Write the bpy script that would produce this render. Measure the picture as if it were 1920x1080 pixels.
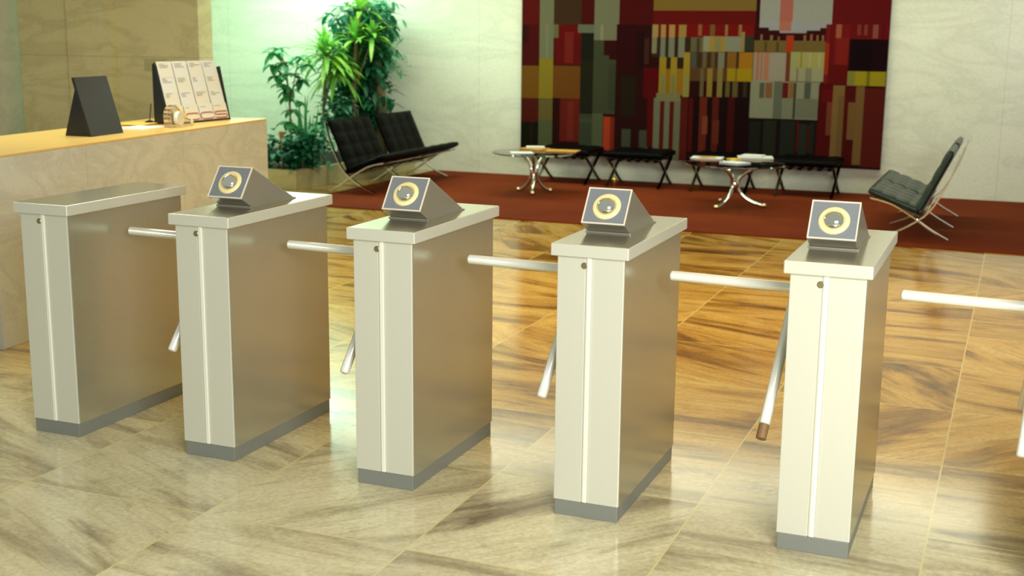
import bpy, bmesh, math, random
from math import sin, cos, pi, radians
from mathutils import Vector, Matrix, Euler, noise
random.seed(7)
for o in list(bpy.data.objects): bpy.data.objects.remove(o)
C = bpy.context.scene.collection
sc = bpy.context.scene
# ------------------------------------------------------------------ camera
F, YAW, PIT, ROL = 2348.24, -.3827, .2013, .0103
CAM = Vector((1.4608, -4.0503, 1.7143))
FWD = Vector((sin(YAW)*cos(PIT), cos(YAW)*cos(PIT), -sin(PIT)))
R0 = Vector((cos(YAW), -sin(YAW), 0)); U0 = R0.cross(FWD)
RT = cos(ROL)*R0 + sin(ROL)*U0; UP = -sin(ROL)*R0 + cos(ROL)*U0
cd = bpy.data.cameras.new('camera'); cam = bpy.data.objects.new('camera', cd); C.objects.link(cam)
m = Matrix((RT, UP, -FWD)).transposed().to_4x4(); m.translation = CAM; cam.matrix_world = m
cd.sensor_width = 36; cd.lens = 36*F/1920; cd.clip_end = 100
cd.dof.use_dof = True; cd.dof.focus_distance = 4.9; cd.dof.aperture_fstop = 3.6
sc.camera = cam
# ------------------------------------------------------------------ world, lights, exposure
sc.view_settings.view_transform = 'Standard'; sc.view_settings.look = 'None'
sc.view_settings.exposure = 0.0; sc.view_settings.gamma = 1; sc.view_settings.use_curve_mapping = False
w = bpy.data.worlds.new('world'); sc.world = w; w.use_nodes = True
bg = w.node_tree.nodes['Background']; bg.inputs[0].default_value = (.95, 1, .86, 1); bg.inputs[1].default_value = .42
def area(name, loc, size, energy, col, target=None, shape='RECTANGLE', spread=180):
    l = bpy.data.lights.new(name, 'AREA'); l.shape = shape; l.size, l.size_y = size; l.energy = energy; l.color = col
    l.spread = radians(spread)
    o = bpy.data.objects.new(name, l); C.objects.link(o); o.location = loc
    if target: o.rotation_euler = (Vector(target)-Vector(loc)).to_track_quat('-Z', 'Y').to_euler()
    return o
area('daylight_from_entrance', (2.9, -4.0, 2.3), (2.2, 1.6), 365, (1, 1, .96), (.7, .4, .4))
area('warm_ceiling_light', (-.6, 3.6, 2.97), (4.5, 3.0), 82, (1, .70, .26), spread=130)
area('lounge_fill_light', (-1.8, 8.6, 2.97), (6.5, 1.0), 118, (.93, 1, .78))  # unseen fill lamp added to light the lounge
area('planter_grow_light', (-6.9, 8.9, 2.97), (1.8, 1.6), 108, (.62, 1, .80))
area('wall_fill_light', (-5.0, 8.6, 2.97), (1.6, .6), 34, (.85, 1, .74))  # unseen fill lamp added to brighten the back wall
area('desk_fill_light', (-4.3, 2.6, 2.97), (1.2, 2.5), 78, (.94, 1, .86))  # unseen fill lamp added to brighten desk and pier

# ------------------------------------------------------------------ pixel helpers (a pixel of the photograph to a point on a plane)
def ray(px, py): return (px-960)/F*RT - (py-540)/F*UP + FWD
def onz(px, py, z=0):
    d = ray(px, py); return CAM + d*((z-CAM.z)/d.z)
def ony(px, py, y):
    d = ray(px, py); return CAM + d*((y-CAM.y)/d.y)
def onx(px, py, x):
    d = ray(px, py); return CAM + d*((x-CAM.x)/d.x)
# ------------------------------------------------------------------ materials
def lin(c): return tuple(((v/255)/12.92 if v/255 <= .04045 else ((v/255+.055)/1.055)**2.4) for v in c)+(1,)
def mat(name, rgb, rough=.5, metal=0, spec=.5, srgb=True, **kw):
    M = bpy.data.materials.new(name); M.use_nodes = True; b = M.node_tree.nodes['Principled BSDF']
    b.inputs['Base Color'].default_value = lin(rgb) if srgb else tuple(rgb)+(1,)
    b.inputs['Roughness'].default_value = rough; b.inputs['Metallic'].default_value = metal
    b.inputs['Specular IOR Level'].default_value = spec
    for k, v in kw.items(): b.inputs[k.replace('_', ' ')].default_value = v
    return M
class NT:
    def __init__(s, M): s.t = M.node_tree; s.b = s.t.nodes['Principled BSDF']
    def n(s, typ, **kw):
        x = s.t.nodes.new(typ)
        for k, v in kw.items(): setattr(x, k, v)
        return x
    def l(s, a, b): s.t.links.new(a, b)
    def math(s, op, a, b=None, c=None):
        x = s.n('ShaderNodeMath', operation=op)
        for i, v in enumerate((a, b, c)):
            if v is None: continue
            if isinstance(v, (int, float)): x.inputs[i].default_value = v
            else: s.l(v, x.inputs[i])
        return x.outputs[0]
    def ramp(s, f, stops, interp='LINEAR'):
        x = s.n('ShaderNodeValToRGB'); e = x.color_ramp.elements; x.color_ramp.interpolation = interp
        while len(e) < len(stops): e.new(.5)
        for k, (p, c) in zip(e, stops): k.position = p; k.color = c
        s.l(f, x.inputs[0]); return x.outputs[0]
    def mix(s, f, a, b, mode='MIX'):
        x = s.n('ShaderNodeMix', data_type='RGBA', blend_type=mode)
        for i, v in ((0, f), (6, a), (7, b)):
            if isinstance(v, (int, float)): x.inputs[i].default_value = v
            elif isinstance(v, tuple): x.inputs[i].default_value = v
            else: s.l(v, x.inputs[i])
        return x.outputs[2]
    def noise(s, vec, scale, detail=6, rough=.6, dist=0):
        x = s.n('ShaderNodeTexNoise'); x.inputs['Scale'].default_value = scale; x.inputs['Detail'].default_value = detail
        x.inputs['Roughness'].default_value = rough; x.inputs['Distortion'].default_value = dist
        s.l(vec, x.inputs['Vector']); return x.outputs['Fac']
    def mapping(s, vec, loc=(0,0,0), rot=(0,0,0), scale=(1,1,1)):
        x = s.n('ShaderNodeMapping'); x.inputs[1].default_value = loc; x.inputs[2].default_value = rot; x.inputs[3].default_value = scale
        s.l(vec, x.inputs[0]); return x.outputs[0]
    def co(s): return s.n('ShaderNodeTexCoord').outputs['Object']
    def bump(s, h, st=.1, d=.01):
        x = s.n('ShaderNodeBump'); x.inputs[0].default_value = st; x.inputs[1].default_value = d; s.l(h, x.inputs['Height']); s.l(x.outputs[0], s.b.inputs['Normal'])

def floor_material():
    M = mat('polished_marble_floor', (190, 175, 130), .13, spec=.5); t = NT(M)
    co = t.co(); sx = t.n('ShaderNodeSeparateXYZ'); t.l(co, sx.inputs[0])
    S = .812
    u = t.math('DIVIDE', t.math('ADD', sx.outputs[0], 1.158), S); v = t.math('DIVIDE', t.math('ADD', sx.outputs[1], .5), S)
    iu, iv = t.math('FLOOR', u), t.math('FLOOR', v)
    cx = t.n('ShaderNodeCombineXYZ'); t.l(iu, cx.inputs[0]); t.l(iv, cx.inputs[1])
    wn = t.n('ShaderNodeTexWhiteNoise', noise_dimensions='2D'); t.l(cx.outputs[0], wn.inputs['Vector'])
    ang = t.ramp(wn.outputs['Value'], [(0, (.02,.02,.02,1)), (.3, (.16,.16,.16,1)), (.5, (-.12,-.12,-.12,1)), (.68, (.35,.35,.35,1)), (.84, (.9,.9,.9,1))], 'CONSTANT')
    vr = t.n('ShaderNodeVectorRotate', rotation_type='Z_AXIS'); t.l(co, vr.inputs['Vector']); t.l(t.math('MULTIPLY', ang, 2.6), vr.inputs['Angle'])
    sc_ = t.n('ShaderNodeVectorMath', operation='MULTIPLY'); t.l(wn.outputs['Color'], sc_.inputs[0]); sc_.inputs[1].default_value = (13, 17, 0)
    ad = t.n('ShaderNodeVectorMath', operation='ADD'); t.l(vr.outputs[0], ad.inputs[0]); t.l(sc_.outputs[0], ad.inputs[1])
    wv = t.mapping(ad.outputs[0], scale=(.6, 2.8, 1))
    n1 = t.noise(wv, 1.3, 7, .6, .8)
    n2 = t.noise(t.mapping(ad.outputs[0], scale=(1.6, 22, 1)), 1.3, 4, .7, .6)
    n3 = t.noise(ad.outputs[0], 45, 3, .7)
    c1 = t.ramp(n1, [(.30, lin((136,122,96))), (.40, lin((186,174,140))), (.50, lin((222,212,174))), (.7, lin((234,225,190)))])
    c2 = t.ramp(n2, [(.32, (.55,.5,.42,1)), (.5, (1,1,1,1))])
    c3 = t.ramp(n3, [(.3, (.70,.70,.68,1)), (.62, (1,1,1,1))])
    cs = t.ramp(n1, [(.30, lin((104,70,28))), (.40, lin((160,118,54))), (.50, lin((212,172,92))), (.66, lin((230,198,124)))])  # stronger veins of the rear tiles, warm lamplight put into their golden colour
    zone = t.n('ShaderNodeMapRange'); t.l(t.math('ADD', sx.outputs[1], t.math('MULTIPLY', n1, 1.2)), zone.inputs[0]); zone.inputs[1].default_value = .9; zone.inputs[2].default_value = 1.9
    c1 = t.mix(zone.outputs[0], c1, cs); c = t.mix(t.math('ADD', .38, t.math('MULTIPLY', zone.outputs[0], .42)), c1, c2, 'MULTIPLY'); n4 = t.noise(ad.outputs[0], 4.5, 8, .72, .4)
    c = t.mix(.75, c, c3, 'MULTIPLY'); c = t.mix(.55, c, t.ramp(n4, [(.34, (.68,.66,.60,1)), (.5, (1,1,1,1))]), 'MULTIPLY')
    tone = t.ramp(wn.outputs['Value'], [(0, (.86,.85,.82,1)), (1, (1.0,.99,.96,1))]); c = t.mix(1., c, tone, 'MULTIPLY')
    fu, fv = t.math('FRACT', u), t.math('FRACT', v)
    du = t.math('MINIMUM', fu, t.math('SUBTRACT', 1, fu)); dv = t.math('MINIMUM', fv, t.math('SUBTRACT', 1, fv))
    g = t.math('LESS_THAN', t.math('MINIMUM', du, dv), .0042)
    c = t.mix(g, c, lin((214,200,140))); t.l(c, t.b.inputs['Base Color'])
    t.l(t.ramp(n3, [(.2, (.10,)*3+(1,)), (.8, (.2,)*3+(1,))]), t.b.inputs['Roughness'])
    return M
def marble(name, base, vein, scale=1., rot=.5, rough=.3, joints=None, axis=0, strength=.75):
    M = mat(name, base, rough); t = NT(M); co = t.co()
    v = t.mapping(co, rot=(0, rot, rot*.4), scale=(.35*scale, .6*scale, 1.3*scale))
    n1 = t.noise(v, 1.6, 9, .62, .9); n2 = t.noise(co, 30*scale, 3, .6)
    dark = t.ramp(n1, [(.42, (1,1,1,1)), (.50, (.35,.35,.35,1)), (.55, (.9,.9,.9,1)), (.66, (1,1,1,1))])
    d2 = t.ramp(n2, [(.3, (.88,.88,.86,1)), (.62, (1,1,1,1))])
    c = t.mix(t.math('MULTIPLY', t.math('SUBTRACT', 1, dark), strength), lin(base), lin(vein)); c = t.mix(.7, c, d2, 'MULTIPLY')
    if joints:
        sx = t.n('ShaderNodeSeparateXYZ'); t.l(co, sx.inputs[0])
        for ax, off_, S, wd in joints:
            f = t.math('FRACT', t.math('DIVIDE', t.math('ADD', sx.outputs[ax], -off_), S))
            f = t.math('MINIMUM', f, t.math('SUBTRACT', 1, f)); g = t.math('LESS_THAN', f, wd/S)
            c = t.mix(t.math('MULTIPLY', g, .45), c, lin(vein))
    t.l(c, t.b.inputs['Base Color']); return M
def carpet_material():
    M = mat('rust_carpet', (150, 62, 22), .95, spec=.1); t = NT(M); co = t.co()
    n = t.noise(co, 1.3, 3, .6); n2 = t.noise(co, 260, 2, .8)
    c = t.mix(n, lin((102, 36, 10)), lin((134, 58, 18))); c = t.mix(.5, c, t.ramp(n2, [(.3, (.6,.6,.6,1)), (.7, (1,1,1,1))]), 'MULTIPLY')
    t.l(c, t.b.inputs['Base Color']); t.bump(n2, .5, .01); return M
def steel(name, rgb, rough, axis=2, an=.0, spots=.05):
    M = mat(name, rgb, rough, 1.0); t = NT(M); co = t.co()
    s = [150, 150, 150]; s[axis] = 60
    n = t.noise(t.mapping(co, scale=tuple(s)), 1.0, 2, .6)
    g = t.noise(co, 350, 2, .6)
    c = t.mix(.35, lin(rgb), t.ramp(n, [(.25, (.80,.80,.78,1)), (.75, (1,1,1,1))]), 'MULTIPLY')
    c = t.mix(.35, c, t.ramp(g, [(.3, (.8,.8,.78,1)), (.6, (1,1,1,1))]), 'MULTIPLY')
    t.l(c, t.b.inputs['Base Color'])
    t.l(t.math('ADD', t.math('MULTIPLY', n, .06), rough-.03), t.b.inputs['Roughness']); return M
def leather_material(name, rgb, rough=.5, spec=.06):
    M = mat(name, rgb, rough, spec=spec); t = NT(M); co = t.co()
    t.bump(t.noise(co, 90, 3, .6), .25, .004); return M
def leaf_material(name, a, b):
    M = mat(name, a, .42, spec=.5); t = NT(M); co = t.co()
    oi = t.noise(co, 5, 3, .7)
    t.l(t.mix(t.ramp(oi, [(.35, (0,0,0,1)), (.65, (1,1,1,1))]), lin(a), lin(b)), t.b.inputs['Base Color'])
    tr = t.n('ShaderNodeBsdfTranslucent'); t.l(t.b.inputs['Base Color'].links[0].from_socket, tr.inputs[0])
    mx = t.n('ShaderNodeMixShader'); mx.inputs[0].default_value = .3; t.l(t.b.outputs[0], mx.inputs[1]); t.l(tr.outputs[0], mx.inputs[2])
    t.l(mx.outputs[0], t.t.nodes['Material Output'].inputs[0]); return M
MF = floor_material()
M_WALL = marble('white_marble_wall', (226, 230, 210), (176, 180, 162), 1., .5, .25, [(0, -4.73, 1.2, .004), (2, 2.35, 3, .003)], strength=.38)
M_PIER = marble('grey_marble_pier', (230, 222, 172), (176, 164, 118), 1.2, -.5, .35, [(2, 1.42, 1.5, .006)], strength=.5)
M_DESK = marble('travertine_desk', (206, 208, 194), (160, 158, 142), 1.6, 1.2, .4, [(1, 3.15, 1.1, .003)], strength=.45)
M_TOP = mat('honey_stone_worktop', (226, 190, 110), .25)
M_PLANT = marble('planter_stone', (186, 178, 128), (140, 130, 92), 2, .7, .45, strength=.4)
M_CARPET = carpet_material()
M_CEIL = mat('ceiling_white', (225, 225, 210), .8)
M_STEEL = steel('brushed_steel', (196, 192, 172), .30)
M_SIDE = steel('satin_steel_side', (188, 186, 166), .21); M_SIDE.node_tree.nodes['Principled BSDF'].inputs['Metallic'].default_value = .72
M_TOPS = steel('brushed_steel_top', (200, 196, 178), .22, axis=1); M_TOPS.node_tree.nodes['Principled BSDF'].inputs['Metallic'].default_value = .88
M_FRONT = mat('satin_front_panel', (206, 206, 190), .42, .3)
M_EDGE = mat('bright_edge_steel', (240, 240, 226), .3, .2)
M_PLINTH = mat('grey_plinth', (130, 133, 126), .45, .3)
M_CHROME = mat('chrome', (232, 232, 226), .08, 1)
M_FRAME = mat('cream_edge', (236, 224, 204), .35, .2)
M_TUBE = mat('satin_tube', (246, 245, 234), .25, .35)
M_ARM_SHADE = mat('brown_arm_shade', (122, 92, 52), .5)  # shade and floor reflection at the arm end, put into the colour
M_DARK = mat('anodised_reader_face', (140, 143, 146), .45, .4)
M_HOUSE = steel('reader_housing_steel', (176, 172, 158), .32); M_HOUSE.node_tree.nodes['Principled BSDF'].inputs['Metallic'].default_value = .7
M_RING = mat('cream_ring', (238, 222, 158), .35)
M_LEATH = leather_material('black_leather', (4, 5, 4))
M_LEATH_SHEEN = leather_material('green_sheen_leather', (30, 50, 42), .35, .4)  # greenish sheen on the leather put into its base colour
M_STRAP = mat('tan_strap', (150, 140, 92), .6)
M_GLASS = mat('table_glass', (225, 240, 230), .03, Transmission_Weight=1.0, IOR=1.45)
M_ACRYL = mat('clear_acrylic', (250, 236, 205), .05, Transmission_Weight=.9, IOR=1.35)
M_BLACK = mat('black_plastic', (14, 14, 15), .35)
M_PAPER = mat('white_paper', (214, 218, 216), .7)
M_PAPER2 = mat('grey_print', (150, 148, 138), .7)
M_RED = mat('brick_red_ink', (170, 88, 60), .6)
M_YEL = mat('yellow_paper', (224, 180, 60), .6)
M_GOLD = mat('amber_cover', (200, 150, 70), .5)
M_CREAM = mat('cream_cover', (216, 216, 204), .6)
M_BRASS = mat('brass', (235, 190, 70), .12, 1)
M_SOIL = mat('dark_soil', (26, 22, 14), .9)
M_STEM = mat('brown_stem', (112, 92, 62), .8)
M_TRUNK = mat('fibrous_trunk', (112, 104, 72), .9)
M_TERRA = mat('orange_bract', (178, 112, 40), .6)
L_BRIGHT = leaf_material('bright_leaf', (92, 176, 70), (160, 208, 80))
L_MID = leaf_material('mid_leaf', (34, 120, 66), (84, 172, 106))
L_DARK = leaf_material('dark_leaf', (10, 62, 40), (44, 132, 88))
L_BLUE = leaf_material('blue_green_leaf', (44, 132, 96), (140, 208, 168))
# ------------------------------------------------------------------ mesh helpers
def obj(name, bm, m, parent=None, loc=None, smooth=False, bevel=0, seg=2):
    me = bpy.data.meshes.new(name); bmesh.ops.recalc_face_normals(bm, faces=bm.faces[:]); bm.to_mesh(me); bm.free()
    for x in (m if isinstance(m, (list, tuple)) else [m]): me.materials.append(x)
    o = bpy.data.objects.new(name, me); C.objects.link(o)
    if smooth:
        for p in me.polygons: p.use_smooth = True
        if smooth != 2:
            try: me.set_sharp_from_angle(angle=radians(35))
            except Exception: pass
    if bevel:
        b = o.modifiers.new('bevel', 'BEVEL'); b.width = bevel; b.segments = seg; b.limit_method = 'ANGLE'; b.angle_limit = radians(30)
    if parent: o.parent = parent
    if loc: o.location = loc
    return o
def tag(o, label=None, cat=None, group=None, kind=None):
    for k, v in (('label', label), ('category', cat), ('group', group), ('kind', kind)):
        if v: o[k] = v
    return o
def thing(name, label, cat, loc=(0,0,0), rz=0, group=None):
    o = bpy.data.objects.new(name, None); C.objects.link(o); o.location = loc; o.rotation_euler = (0, 0, rz)
    o.empty_display_size = .1
    return tag(o, label, cat, group)
def copy_tree(o, parent=None):
    c = o.copy(); C.objects.link(c); c.parent = parent
    for ch in list(o.children): copy_tree(ch, c)
    return c
def box(bm, a, b, mi=0):
    vs = [bm.verts.new((x, y, z)) for z in (a[2], b[2]) for x, y in ((a[0],a[1]),(b[0],a[1]),(b[0],b[1]),(a[0],b[1]))]
    for f in ((3,2,1,0),(4,5,6,7),(0,1,5,4),(1,2,6,5),(2,3,7,6),(3,0,4,7)):
        bm.faces.new([vs[i] for i in f]).material_index = mi
    return vs
def B(a, b):
    bm = bmesh.new(); box(bm, a, b); return bm
def prism(bm, pts, d0, d1, axis='x', mi=0):
    # pts: polygon in the plane across the axis; for x: (y,z), y: (x,z), z: (x,y)
    mk = {'x': lambda p, d: (d, p[0], p[1]), 'y': lambda p, d: (p[0], d, p[1]), 'z': lambda p, d: (p[0], p[1], d)}[axis]
    A = [bm.verts.new(mk(p, d0)) for p in pts]; D = [bm.verts.new(mk(p, d1)) for p in pts]
    bm.faces.new(A).material_index = mi; bm.faces.new(D[::-1]).material_index = mi
    n = len(pts)
    for i in range(n): bm.faces.new((A[i], A[(i+1)%n], D[(i+1)%n], D[i])).material_index = mi
def frames(pts):
    T = []
    for i in range(len(pts)):
        a = pts[max(i-1, 0)]; b = pts[min(i+1, len(pts)-1)]; T.append((b-a).normalized())
    ref = Vector((0,0,1)) if abs(T[0].z) < .9 else Vector((1,0,0))
    n = (ref - ref.dot(T[0])*T[0]).normalized(); out = []
    for t in T:
        n = (n - n.dot(t)*t).normalized(); out.append((t, n, t.cross(n)))
    return out
def tube(bm, pts, r, seg=12, flat=None, mi=0, side=None):
    """round tube, or a flat bar when flat=(w,h); side fixes the bar's wide direction"""
    pts = [Vector(p) for p in pts]; fr = frames(pts); rings = []
    for i, (p, (t, n, b)) in enumerate(zip(pts, fr)):
        if side is not None:
            b = Vector(side); n = b.cross(t).normalized(); b = t.cross(n).normalized()
        rr = r[i] if isinstance(r, (list, tuple)) else r
        if flat: ring = [p + b*x*flat[0]/2 + n*y*flat[1]/2 for x, y in ((-1,-1),(1,-1),(1,1),(-1,1))]
        else: ring = [p + rr*(cos(2*pi*k/seg)*n + sin(2*pi*k/seg)*b) for k in range(seg)]
        rings.append([bm.verts.new(v) for v in ring])
    m_ = len(rings[0])
    for a, b in zip(rings, rings[1:]):
        for k in range(m_): bm.faces.new((a[k], a[(k+1)%m_], b[(k+1)%m_], b[k])).material_index = mi
    bm.faces.new(rings[0][::-1]).material_index = mi; bm.faces.new(rings[-1]).material_index = mi
def lathe(bm, prof, seg=32, M=None, mi=0):
    rings = []
    for r, z in prof:
        rings.append([bm.verts.new((r*cos(2*pi*k/seg), r*sin(2*pi*k/seg), z)) for k in range(seg)] if r > 1e-6 else [bm.verts.new((0,0,z))])
    fs = []
    for a, b in zip(rings, rings[1:]):
        for k in range(seg):
            q_ = [a[k % len(a)], a[(k+1) % len(a)], b[(k+1) % len(b)], b[k % len(b)]]; q2 = []
            for v in q_:
                if v not in q2: q2.append(v)
            if len(q2) > 2: fs.append(bm.faces.new(q2))
    for r_, rv in ((rings[0], True), (rings[-1], False)):
        if len(r_) > 2: fs.append(bm.faces.new(r_[::-1] if rv else r_))
    for f in fs: f.material_index = mi
    if M is not None: bmesh.ops.transform(bm, matrix=M, verts=list({v for r in rings for v in r}))
def sphere(bm, c, r, seg=16):
    lathe(bm, [(r*sin(pi*i/10) if 0 < i < 10 else 0, -r*cos(pi*i/10)) for i in range(11)], seg, Matrix.Translation(c))
def spline(P, n=8):
    P = [Vector(p) for p in P]; out = []
    for i in range(len(P)-1):
        a = P[max(i-1,0)]; b = P[i]; c = P[i+1]; d = P[min(i+2, len(P)-1)]
        for k in range(n):
            t = k/n
            out.append(.5*((2*b)+(c-a)*t+(2*a-5*b+4*c-d)*t*t+(3*b-a-3*c+d)*t**3))
    out.append(P[-1]); return out
def struct(name, bm, m, **k): return tag(obj(name, bm, m, **k), kind='structure')
# ------------------------------------------------------------------ the setting
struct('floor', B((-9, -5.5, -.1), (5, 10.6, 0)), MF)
struct('wall_back', B((-9, 10.17, 0), (5, 10.6, 3.1)), M_WALL)
struct('wall_left', B((-9.3, 1, 0), (-9, 10.6, 3.1)), M_WALL)
struct('ceiling', B((-9.3, .6, 3.0), (5, 10.6, 3.1)), M_CEIL)
# pier behind the reception desk
p0 = ony(372, 60, 7.0); p1 = ony(207, 60, 7.0)
struct('wall_pier', B((-8.9, 7.0, 0), (p0.x, 7.24, 3.0)), M_PIER)
bm = B((p1.x-.5, 6.9, 0), (p1.x+.07, 6.998, 3.0)); struct('trim_1', bm, M_PIER)
# carpet
tag(obj('carpet', B((-5.32, 6.69, 0), (5, 10.15, .012)), M_CARPET), 'rust orange wall-to-wall carpet area under the lounge seats and tables', 'carpet')
# wall plaque
a = ony(272, 110, 6.99); b = ony(314, 133, 6.99)
tag(obj('wall_plaque', B((a.x, 6.975, b.z), (b.x, 6.999, a.z)), mat('pale_plaque', (196, 188, 140), .5), bevel=.002), 'small pale plaque on the marble pier behind the brochure rack', 'plaque')

# ------------------------------------------------------------------ turnstiles
W, D, H = .245, .764, 1.0
PL, CT, OV = .058, .044, .019
def make_body(root, reader=True, arms=True, front_detail=True):
    obj('plinth', B((.004, .004, 0), (W-.004, D-.004, PL)), M_PLINTH, root, bevel=.002)
    obj('cabinet', B((0, .006, PL), (W, D, H-CT+.001)), M_SIDE, root, bevel=.0035, seg=2)
    # front: two panels with a slim raised strip between them
    obj('front_panel', B((.001, 0, PL+.001), (.105, .0062, H-CT)), M_FRONT, root, bevel=.002)
    obj('front_panel', B((.127, 0, PL+.001), (W-.001, .0062, H-CT)), M_FRONT, root, bevel=.0035)
    bm = bmesh.new(); prism(bm, [(.105, .004), (.108, -.0015), (.113, -.0045), (.125, -.0055), (.127, -.005), (.127, .0062), (.105, .0062)], PL+.004, H-CT-.002, 'z')
    obj('cover_strip', bm, M_EDGE, root)
    bm = bmesh.new(); lathe(bm, [(.0115, 0), (.0115, .006), (.009, .0085), (0, .0085)], 20, Matrix.Translation((.1, .004, .925)) @ Matrix.Rotation(pi/2, 4, 'X'))
    lk = obj('lock', bm, mat('lock_metal', (150, 140, 108), .35, .8) if 'lock_metal' not in bpy.data.materials else bpy.data.materials['lock_metal'], root, smooth=True)
    bm = B((-OV, -OV, H-CT), (W+OV, D+OV, H)); bm.normal_update()
    for f in bm.faces: f.material_index = 1 if f.calc_center_median().z > H-.001 else 0
    obj('cover_cap', bm, [M_FRONT, M_TOPS], root, bevel=.004, seg=3)
    if reader:
        x0, x1 = .016, .180
        prof = [(.270, H+.004), (.200, H+.042), (.290, H+.161), (.600, H+.004)]
        bm = bmesh.new(); prism(bm, prof, x0, x1, 'x')
        rd = obj('reader_housing', bm, M_HOUSE, root, bevel=.003)
        obj('mounting_plate', B((x0-.004, .262, H), (x1+.004, .606, H+.005)), M_HOUSE, rd, bevel=.001)
        # sloping face: local frame with u across, v up the slope, n outwards
        A = Vector((x0, .200, H+.042)); vv = Vector((0, .09, .119)).normalized(); hh = Vector((0, .09, .119)).length; nn = Vector((0, -vv.z, vv.y))
        Mf = Matrix((Vector((1,0,0)), vv, nn)).transposed().to_4x4(); Mf.translation = A
        ww = x1-x0
        bm = bmesh.new()
        t_ = .0052
        box(bm, (0, 0, -.002), (ww, t_, .005)); box(bm, (0, hh-t_, -.002), (ww, hh, .005))
        box(bm, (0, t_, -.002), (t_, hh-t_, .005)); box(bm, (ww-t_, t_, -.002), (ww, hh-t_, .005))
        bmesh.ops.transform(bm, matrix=Mf, verts=bm.verts[:]); obj('face_frame', bm, M_FRAME, rd, bevel=.0012)
        bm = B((t_, t_, -.002), (ww-t_, hh-t_, .002)); bmesh.ops.transform(bm, matrix=Mf, verts=bm.verts[:]); obj('face_plate', bm, M_DARK, rd)
        Mc = Mf @ Matrix.Translation((ww*.50, hh*.49, .002))
        bm = bmesh.new(); lathe(bm, [(.036, 0), (.036, .004), (.039, .0075), (.048, .0065), (.052, .003), (.053, 0)], 48, Mc)
        ring = obj('ring', bm, M_RING, rd, smooth=True)
        bm = bmesh.new(); lathe(bm, [(.0365, 0)] + [(.0365*cos(k*pi/16), .028*sin(k*pi/16)) for k in range(1, 8)] + [(0, .028)], 40, Mc)
        obj('dome', bm, M_CHROME, rd, smooth=2)
    if arms:
        hub = Vector((.004, .32, .845))
        bm = bmesh.new(); lathe(bm, [(.0, -.0), (.066, 0), (.066, .012), (.05, .03), (.03, .042), (0, .044)], 32, Matrix.Translation((.0, .32, .80)) @ Matrix.Rotation(-pi/2, 4, 'Y'))
        hb = obj('rotor_hub', bm, M_STEEL, root, smooth=True)
        base = Vector((-.028, .32, .815))
        for tip, st in ((Vector((-.482, .32, .852)), Vector((-.03, .32, .845))), (Vector((-.062, .025, .425)), Vector((-.03, .295, .80))), (Vector((-.062, .615, .425)), Vector((-.03, .345, .80)))):
            d = (tip-st).normalized(); bm = bmesh.new()
            tube(bm, [st, tip-d*.008, tip-d*.003, tip], [.0185, .0185, .0165, .012], 20)
            obj('barrier_arm', bm, M_TUBE, root, smooth=True)
labels = {
 0: 'end turnstile cabinet with a plain cap and no reader, beside the reception desk',
 1: 'steel turnstile next to the readerless one, its reader before the desk end',
 2: 'steel turnstile with reader standing in front of the black two-seat settee',
 3: 'steel turnstile with reader, left neighbour of the brightest one, in front of the wall hanging',
 4: 'brightest white-lit turnstile with reader, at the right end of the fully visible row',
 5: 'turnstile past the brightest one, of which only an arm shows at the photo edge'}
offs = {0: (-2.3957, .0019), 1: (-1.6166, .0075), 2: (-.8082, -.0031), 3: (0, 0), 4: (.8033, .0071), 5: (1.6122, 0)}
units = {}
end = thing('turnstile_end_cabinet', labels[0], 'turnstile', (*offs[0], 0), 0)
make_body(end, False, False)
proto = thing('turnstile', labels[1], 'turnstile', (*offs[1], 0), 0, 'row of steel tripod turnstiles')
make_body(proto)
for i in (2, 3, 4, 5):
    u = copy_tree(proto); u.location = (*offs[i], 0); u['label'] = labels[i]; units[i] = u
# the low arm of the brightest unit ends in a length of painted brown shade
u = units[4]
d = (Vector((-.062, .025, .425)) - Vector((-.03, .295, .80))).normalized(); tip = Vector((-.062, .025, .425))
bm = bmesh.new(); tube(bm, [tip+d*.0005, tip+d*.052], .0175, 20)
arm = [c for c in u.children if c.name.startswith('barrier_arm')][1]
tag(obj('arm_tip', bm, M_ARM_SHADE, arm, smooth=True), 'brown end of the lowered arm, shade painted in')

# ------------------------------------------------------------------ reception desk
e0 = Vector((-3.902, 4.203, 0)); ang = math.atan2(-3.668+3.902, 4.203-2.123)   # the counter edge runs a few degrees off the turnstiles
desk = thing('reception_desk', 'long travertine reception desk with honey-coloured top, at the left of the turnstiles', 'desk', e0, ang)
def dl(x, y, z=1.05):   # desk-local to world
    return e0 + Vector((x*cos(ang)-y*sin(ang), x*sin(ang)+y*cos(ang), z))
obj('front_panel', B((-.06, -3.2, 0), (0, 0, 1.035)), M_DESK, desk, bevel=.003)
obj('side_panel', B((-.75, -.05, 0), (-.0605, 0, 1.035)), M_DESK, desk, bevel=.003)
obj('worktop', B((-.78, -3.2, 1.0355), (0, 0, 1.05)), M_TOP, desk, bevel=.003)
obj('inner_shelf', B((-.75, -3.2, .70), (-.0605, -.051, .73)), M_TOP, desk)
def desk_local(px, py, z=1.05):
    p = onz(px, py, z) - e0; return (p.x*cos(ang)+p.y*sin(ang), -p.x*sin(ang)+p.y*cos(ang))
a = desk_local(322, 234); b = desk_local(431, 224)
ry0, ry1 = a[1], b[1]; rx = a[0]; ra = ang - math.atan2(b[0]-a[0], b[1]-a[1])
WR = math.dist(a, b); RH = .425
rack = thing('brochure_rack', 'black stepped rack full of pale brochures on the reception desk', 'rack', dl(rx, ry0), ra)
slope = .11     # lean of the front
bm = bmesh.new(); prism(bm, [(-.012, 0), (-.012-slope, RH*1.02), (-.145, RH*.98), (-.145, 0)], -.012, -.002, 'y'); obj('side_panel', bm, M_BLACK, rack, bevel=.002)
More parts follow.
